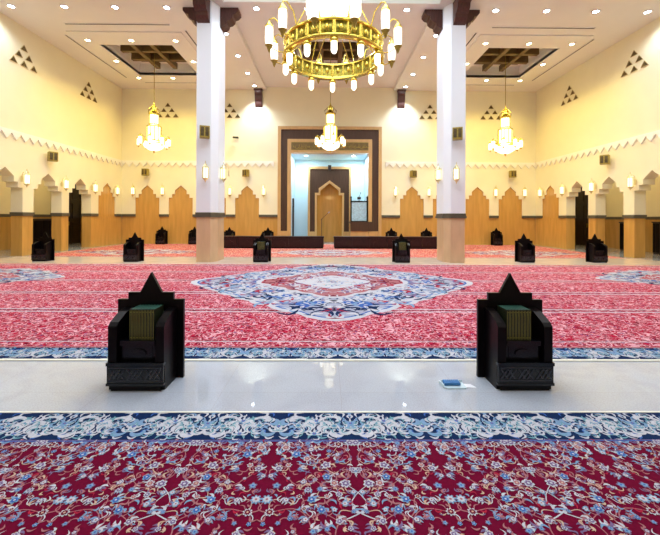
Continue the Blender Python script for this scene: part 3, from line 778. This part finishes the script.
def field_tile(w,h,rnd,md=.059):
    """vine and flower layout for one half repeat w x h"""
    pts=[]
    for _ in range(4000):
        p=(rnd.uniform(.018,w-.018),rnd.uniform(.02,h-.02))
        if all(math.hypot(p[0]-q[0],p[1]-q[1])>md for q in pts): pts.append(p)
    fl=[(p,rnd.choice([.012,.014,.016,.019,.024,.030]),rnd.choice([5,5,6,8]),rnd.choice([('ivory','rose','tan'),('ivory','lilac','ivory'),('sky','blue','ivory'),('sky','ivory','rose'),('lilac','ivory','rose'),('ivory','crimson','tan'),('lilac','sky','blue')]),rnd.uniform(0,6)) for p in pts]
    vn=[]; inn=[0]
    for i in range(1,len(pts)):
        j=min(range(i),key=lambda k:math.hypot(pts[i][0]-pts[k][0],pts[i][1]-pts[k][1]))
        vn.append((pts[j],pts[i],rnd.choice([-.5,-.32,.32,.5,.6]),rnd.choice(['rose','rose','tan','ivory'])))
    lv=[]
    for p,r,n,c,rot in fl[::2]:                      # tulip buds beside the rosettes
        for k in(-1,0,1): lv.append(((p[0]+.004*k,p[1]-.012),rot+k*.45,.040,.013,rnd.choice(['ivory','lilac','sky']),.25*k))
    for _ in range(int(len(pts)*4.0)):
        p=(rnd.uniform(0.02,w-.03),rnd.uniform(.01,h-.01)); lv.append((p,rnd.uniform(0,2*pi),rnd.uniform(.02,.045),rnd.uniform(.006,.012),rnd.choice(['rose','lilac','rose','sky','tan','ivory','red']),rnd.choice([-.5,.5,.3])))
    return fl,vn,lv
def lay_field(b,tile,tf,z,simple=False):
    fl,vn,lv=tile
    for p,q,bd,m in vn:
        z+=.000003; ribbon(b,[tf(c) for c in curl(p,q,bd)],[.0062,.0062,.006,.0055,.005,.005,.0045,.004,.0035],z,YI[m])
    for n_,(p,a,l,w,m,bd) in enumerate(lv):
        z+=.000003; leaf(b,p[0],p[1],a,l,w,z+.0004,m,tf,bd)
    for p,r,n,(mo,mi,mc),rot in fl: flower(b,p[0],p[1],r,z+.0008,n,mo,mi,mc,rot,tf)

def border_tile(w,h,rnd):
    els=[]
    # long acanthus plumes curling round two rosettes
    def plume(x,y,a,turn,l,wd,m,n=12):
        pts=[(x,y)]; st=l/n
        for i in range(n): a+=turn/n*(1+1.6*i/n); x+=st*cos(a); y+=st*sin(a); pts.append((x,y))
        return ('r',pts,[wd*(.25+.9*sin(pi*min(1,(i+.6)/(n+.8)))) for i in range(n+1)],m)
    for cx,cy,r,sg in((w*.27,h*.52,h*.40,1),(w*.77,h*.50,h*.38,-1)):
        for k in range(9):
            a=2*pi*k/9+.3; rr=r*rnd.uniform(.62,1.02)
            els.append(plume(cx+rr*1.2*cos(a),cy+rr*sin(a),a+sg*1.3,sg*rnd.uniform(1.2,2.4),rnd.uniform(.09,.15),rnd.uniform(.020,.034),rnd.choice(['ivory','ivory','sky'])))
            els.append(plume(cx+rr*1.2*cos(a+.3),cy+rr*sin(a+.3),a+sg*1.7,sg*1.8,.08,.008,'teal'))
        for k in range(7):
            a=2*pi*k/7; els.append(('l',(cx+.028*cos(a),cy+.028*sin(a)),a+.5,.045,.014,'sky',.4*sg))
        els.append(('f',(cx,cy),.030,6,('ivory','teal','blue')))
    for k in range(85):
        p=(rnd.uniform(.0,w),rnd.uniform(-.002,h*.95))
        els.append(('l',p,(.75 if p[0]<w/2 else 2.4)+rnd.uniform(-.7,.7),rnd.uniform(.035,.085),rnd.uniform(.008,.018),rnd.choice(['ivory','ivory','ivory','sky','blue','teal']),rnd.choice([-.45,.45])))
    for p in((0,h*.5),(w*.52,h*.70),(w*.50,h*.22),(w,h*.6)):
        for k in range(5): els.append(('l',p,pi/2+(k-2)*.55,.06,.016,'ivory',.2*(k-2)))
        els.append(('f',p,.018,6,('sky','blue','rose')))
    return els
def lay_border(b,els,tf,z0):
    for n_,e in enumerate(els):
        z=z0+n_*.000004
        if e[0]=='r': ribbon(b,[tf(p) for p in e[1]],e[2],z+(.0004 if e[3]=='ivory' else .0008),YI[e[3]])
        elif e[0]=='l': leaf(b,e[1][0],e[1][1],e[2],e[3],e[4],z,e[5],tf,e[6])
        else: flower(b,e[1][0],e[1][1],e[2],z+.001,e[3],*e[4],0,tf)

R1=random.Random(11)
ft=field_tile(.48,1.15,R1); bt=border_tile(.48,.30,R1)
# near carpet
b=MB(); b.flatpat=True
x0,x1,y0,y1=-5.9,5.9,-1.2,2.535
b.box(x0,x1,y0,y1,0,CT,YI['crimson'])
z=CT+.0006
b.add([(x0,2.215,z),(x1,2.215,z),(x1,y1,z),(x0,y1,z)],[(0,1,2,3)],YI['navy'])
for k in range(-4,4):
    for mir in(0,1):
        ox=.05+k*.96
        for rowk in range(2):
            yt=2.215-rowk*1.15
            if rowk==1 and abs(k+.5)>2.6: continue
            def tf(p,ox=ox,mir=mir,yt=yt): return (ox+(p[0] if not mir else .96-p[0]), yt-p[1])
            lay_field(b,ft,tf,z+.0002*mir)
        def tf(p,ox=ox,mir=mir): return (ox+.48+(p[0] if not mir else -p[0]), 2.222+min(p[1],.308))
        lay_border(b,bt,tf,z+.0005+.0002*mir)
for yy,w,m in((2.213,.008,'blue'),(2.222,.006,'lilac')): ribbon(b,[(x0,yy),(x1,yy)],w,z+.002,YI[m])
o=b.build('carpet',YM); tag(o,'crimson floral carpet with navy scroll border in the foreground','carpet','patterned carpets')
b=MB(); b.box(-5.9,5.9,2.539,2.555,0,.010); o=b.build('carpet_edging',M['edge']); tag(o,'thin white edging strip along the foreground carpet','edging strip')

# middle carpet: denser pale motifs, ground brightened to rose for stronger light there
MG=carpet_mat('brightened_floral_weave',(.43,.006,.040),(.74,.40,.46),(.20,.06,.18),9.5,.034,.6,deep=(.16,.002,.018))
b=MB(); b.flatpat=True
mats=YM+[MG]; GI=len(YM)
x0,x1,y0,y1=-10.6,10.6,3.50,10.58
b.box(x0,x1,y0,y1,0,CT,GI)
z=CT+.0008
b.add([(x0,3.50,z),(x1,3.50,z),(x1,3.80,z),(x0,3.80,z)],[(0,1,2,3)],YI['navy'])
bt2=border_tile(.48,.29,random.Random(3))
for k in range(-5,5):
    for mir in(0,1):
        def tf(p,k=k,mir=mir): return (k*.96+.48+(p[0] if not mir else -p[0]), 3.505+max(0,p[1]))
        lay_border(b,bt2,tf,z+.0006+.0002*mir)
def stripe(y,w,m='ivory',zz=.0012): b.add([(x0,y-w/2,z+zz),(x1,y-w/2,z+zz),(x1,y+w/2,z+zz),(x0,y+w/2,z+zz)],[(0,1,2,3)],YI[m])
stripe(3.82,.03,'rose'); stripe(3.985,.018); stripe(4.03,.012,'rose')
for yy in(5.25,6.5,7.75,9.0,10.2):
    stripe(yy,.035); stripe(yy+.08,.022,'crimson'); stripe(yy+.15,.035)
# medallions
def medallion(cx,cy,hx,hy,rnd,z,n=96,soft=False):
    SW={'blue':'rose','navy':'lilac','sky':'tan','haze':'tan'} if soft else {}
    def shape(k,lob=.035,nl=28):
        P=[]
        for i in range(n):
            a=2*pi*i/n; c,s_=cos(a),sin(a); e=1.10
            r=1/((abs(c)**e+abs(s_)**e)**(1/e)); r*=k*(1+lob*abs(sin(nl*a/2)))
            P.append((cx+hx*r*c,cy+hy*r*s_))
        return P
    poly(b,shape(1.0),z,YI['ivory']); poly(b,shape(.955),z+.0003,YI[SW.get('blue','blue')]); poly(b,shape(.94),z+.0006,YI[SW.get('haze','haze')])
    # blue, ivory scroll work
    for q in range(int(360*min(1,hy/2.4))):
        a=rnd.uniform(0,pi/2); k=rnd.uniform(.50,.94)
        c,s_=cos(a),sin(a); r=k/((c**1.1+s_**1.1)**(1/1.1)); px,py=hx*r*c,hy*r*s_
        ang=rnd.uniform(0,2*pi); l=rnd.uniform(.16,.42); w=rnd.uniform(.03,.10); m=rnd.choice(['blue','ivory','ivory','navy','ivory','navy','lilac','ivory','red','sky']); m=SW.get(m,m); bd=rnd.choice([-.6,-.35,.35,.6])
        for sx in(1,-1):
            for sy in(1,-1):
                def tf(p,sx=sx,sy=sy): return (cx+sx*p[0],cy+sy*p[1])
                leaf(b,px,py,ang,l,w,z+.0008+.000006*q,m,tf,bd)
    for a in(0.05,.35,.7,1.05,1.45):
        c,s_=cos(a),sin(a); r=.70/((c**1.1+s_**1.1)**(1/1.1))
        for sx in(1,-1):
            for sy in(1,-1):
                flower(b,cx+sx*hx*r*c,cy+sy*hy*r*s_,.17*hy/3,z+.0027,8,'ivory',SW.get('blue','blue'),'ivory')
    zz=z+.0042
    poly(b,shape(.54,.06,20),zz,YI['ivory']); poly(b,shape(.50,.06,20),zz+.0003,YI['rose'])
    for q in range(int(120*min(1,hy/3))):
        a=rnd.uniform(0,pi/2); k=rnd.uniform(.22,.48); c,s_=cos(a),sin(a); r=k/((c**1.1+s_**1.1)**(1/1.1)); px,py=hx*r*c,hy*r*s_
        ang=rnd.uniform(0,2*pi); l=rnd.uniform(.12,.3); w=rnd.uniform(.025,.07); m=rnd.choice(['ivory','red','ivory','lilac','red','ivory','crimson']); bd=rnd.choice([-.6,.6,.3])
        for sx in(1,-1):
            for sy in(1,-1):
                def tf(p,sx=sx,sy=sy): return (cx+sx*p[0],cy+sy*p[1])
                leaf(b,px,py,ang,l,w,zz+.0005+.000008*q,m,tf,bd)
    poly(b,shape(.27,.05,16),zz+.0015,YI['ivory'])
    for q in range(70):
        a=rnd.uniform(0,2*pi); r=rnd.uniform(0,.22)
        leaf(b,cx+hx*r*cos(a),cy+hy*r*sin(a),rnd.uniform(0,6),rnd.uniform(.08,.2),.03,zz+.0017+.000008*q,rnd.choice(['sky','teal','lilac','tan','blue']),lambda p:p,.4)
rm=random.Random(21)
medallion(0,7.72,3.05,2.95,rm,z+.0016)
for sx in(-1,1): medallion(sx*8.2,8.2,2.05,1.32,random.Random(30),z+.0016)
o=b.build('carpet',mats); tag(o,'brightly lit red prayer carpet with a large blue and ivory centre medallion','carpet','patterned carpets')

b=MB(); b.box(-10.6,10.6,3.465,3.498,0,.010); o=b.build('carpet_edging',M['edge']); tag(o,'pale edging strip between the near marble strip and the brightly lit red middle carpet','edging strip')
b=MB(); b.box(-10.6,10.6,10.582,10.60,0,.010); o=b.build('carpet_edging',M['edge']); tag(o,'pale edging strip along the far side of the brightly lit red middle carpet','edging strip')
# far carpet
FG=carpet_mat('orange_red_weave',(.46,.045,.050),(.72,.42,.34),(.40,.22,.22),9.0,.035,.8,deep=(.34,.02,.03))
b=MB(); b.flatpat=True; mats=YM+[FG]
x0,x1,y0,y1=-10.5,10.5,12.45,18.55
b.box(x0,x1,y0,y1,0,CT,GI); z=CT+.0008
stripe(12.50,.06,'ivory'); stripe(12.62,.05,'rose')
for yy in(13.7,14.95,16.2,17.4): stripe(yy,.03,'tan'); stripe(yy+.1,.04,'crimson'); stripe(yy+.2,.03,'tan')
for cx,q in((-7.6,40),(0,41),(7.6,40)): medallion(cx,14.2,2.4,1.25,random.Random(q),z+.0016,soft=True)
o=b.build('carpet',mats); tag(o,'orange red patterned carpet beyond the far marble strip','carpet','patterned carpets')

# ------------------------------------------------------------------ fill and gallery lights out of view
# unseen cool area light added overhead to fill the front of the nave
a=light('AREA',(0,4.6,9.5),560,(.74,.87,1),name='overhead_fill'); a.data.shape='RECTANGLE'; a.data.size=5.6; a.data.size_y=8.4
for s in(-1,1):
    for y in(1.5,5.5,9.0): light('AREA',(s*7.2,y,8.05),60,(.92,.95,1),name='ceiling_fill').data.size=1.2  # area lights added out of view to fill the near hall
    for y in(9.5,12.6,15.6,18.2): light('POINT',(s*12.3,y,3.6),18,(1,.76,.38),.15,name='gallery_lamp')

# ------------------------------------------------------------------ camera
F=355.; pi_,ya,ro,px,py=.0023,.0083,-.0042,330.4,216.94
Ry=Matrix(((cos(ya),-sin(ya),0),(sin(ya),cos(ya),0),(0,0,1)))
Rp=Matrix(((1,0,0),(0,cos(pi_),sin(pi_)),(0,-sin(pi_),cos(pi_))))
Rr=Matrix(((cos(ro),0,-sin(ro)),(0,1,0),(sin(ro),0,cos(ro))))
Q=Rr@Rp@Ry
r,f,u=Q[0],Q[1],Q[2]
cam=bpy.data.cameras.new('camera'); co=bpy.data.objects.new('camera',cam); COL.objects.link(co)
co.matrix_world=Matrix(((r[0],u[0],-f[0],-.111),(r[1],u[1],-f[1],0),(r[2],u[2],-f[2],1.4),(0,0,0,1)))
cam.sensor_fit='HORIZONTAL'; cam.sensor_width=36; cam.lens=36*F/660
cam.shift_x=(330-px)/660; cam.shift_y=-(267.5-py)/660; cam.clip_start=.05; cam.clip_end=100
scene.camera=co
w=bpy.data.worlds.new('world'); scene.world=w; w.use_nodes=True; w.node_tree.nodes['Background'].inputs[0].default_value=(.6,.7,.85,1); w.node_tree.nodes['Background'].inputs[1].default_value=.3
scene.view_settings.view_transform='Standard'; scene.view_settings.look='None'; scene.view_settings.gamma=1; scene.view_settings.use_curve_mapping=False
scene.view_settings.exposure=0.35
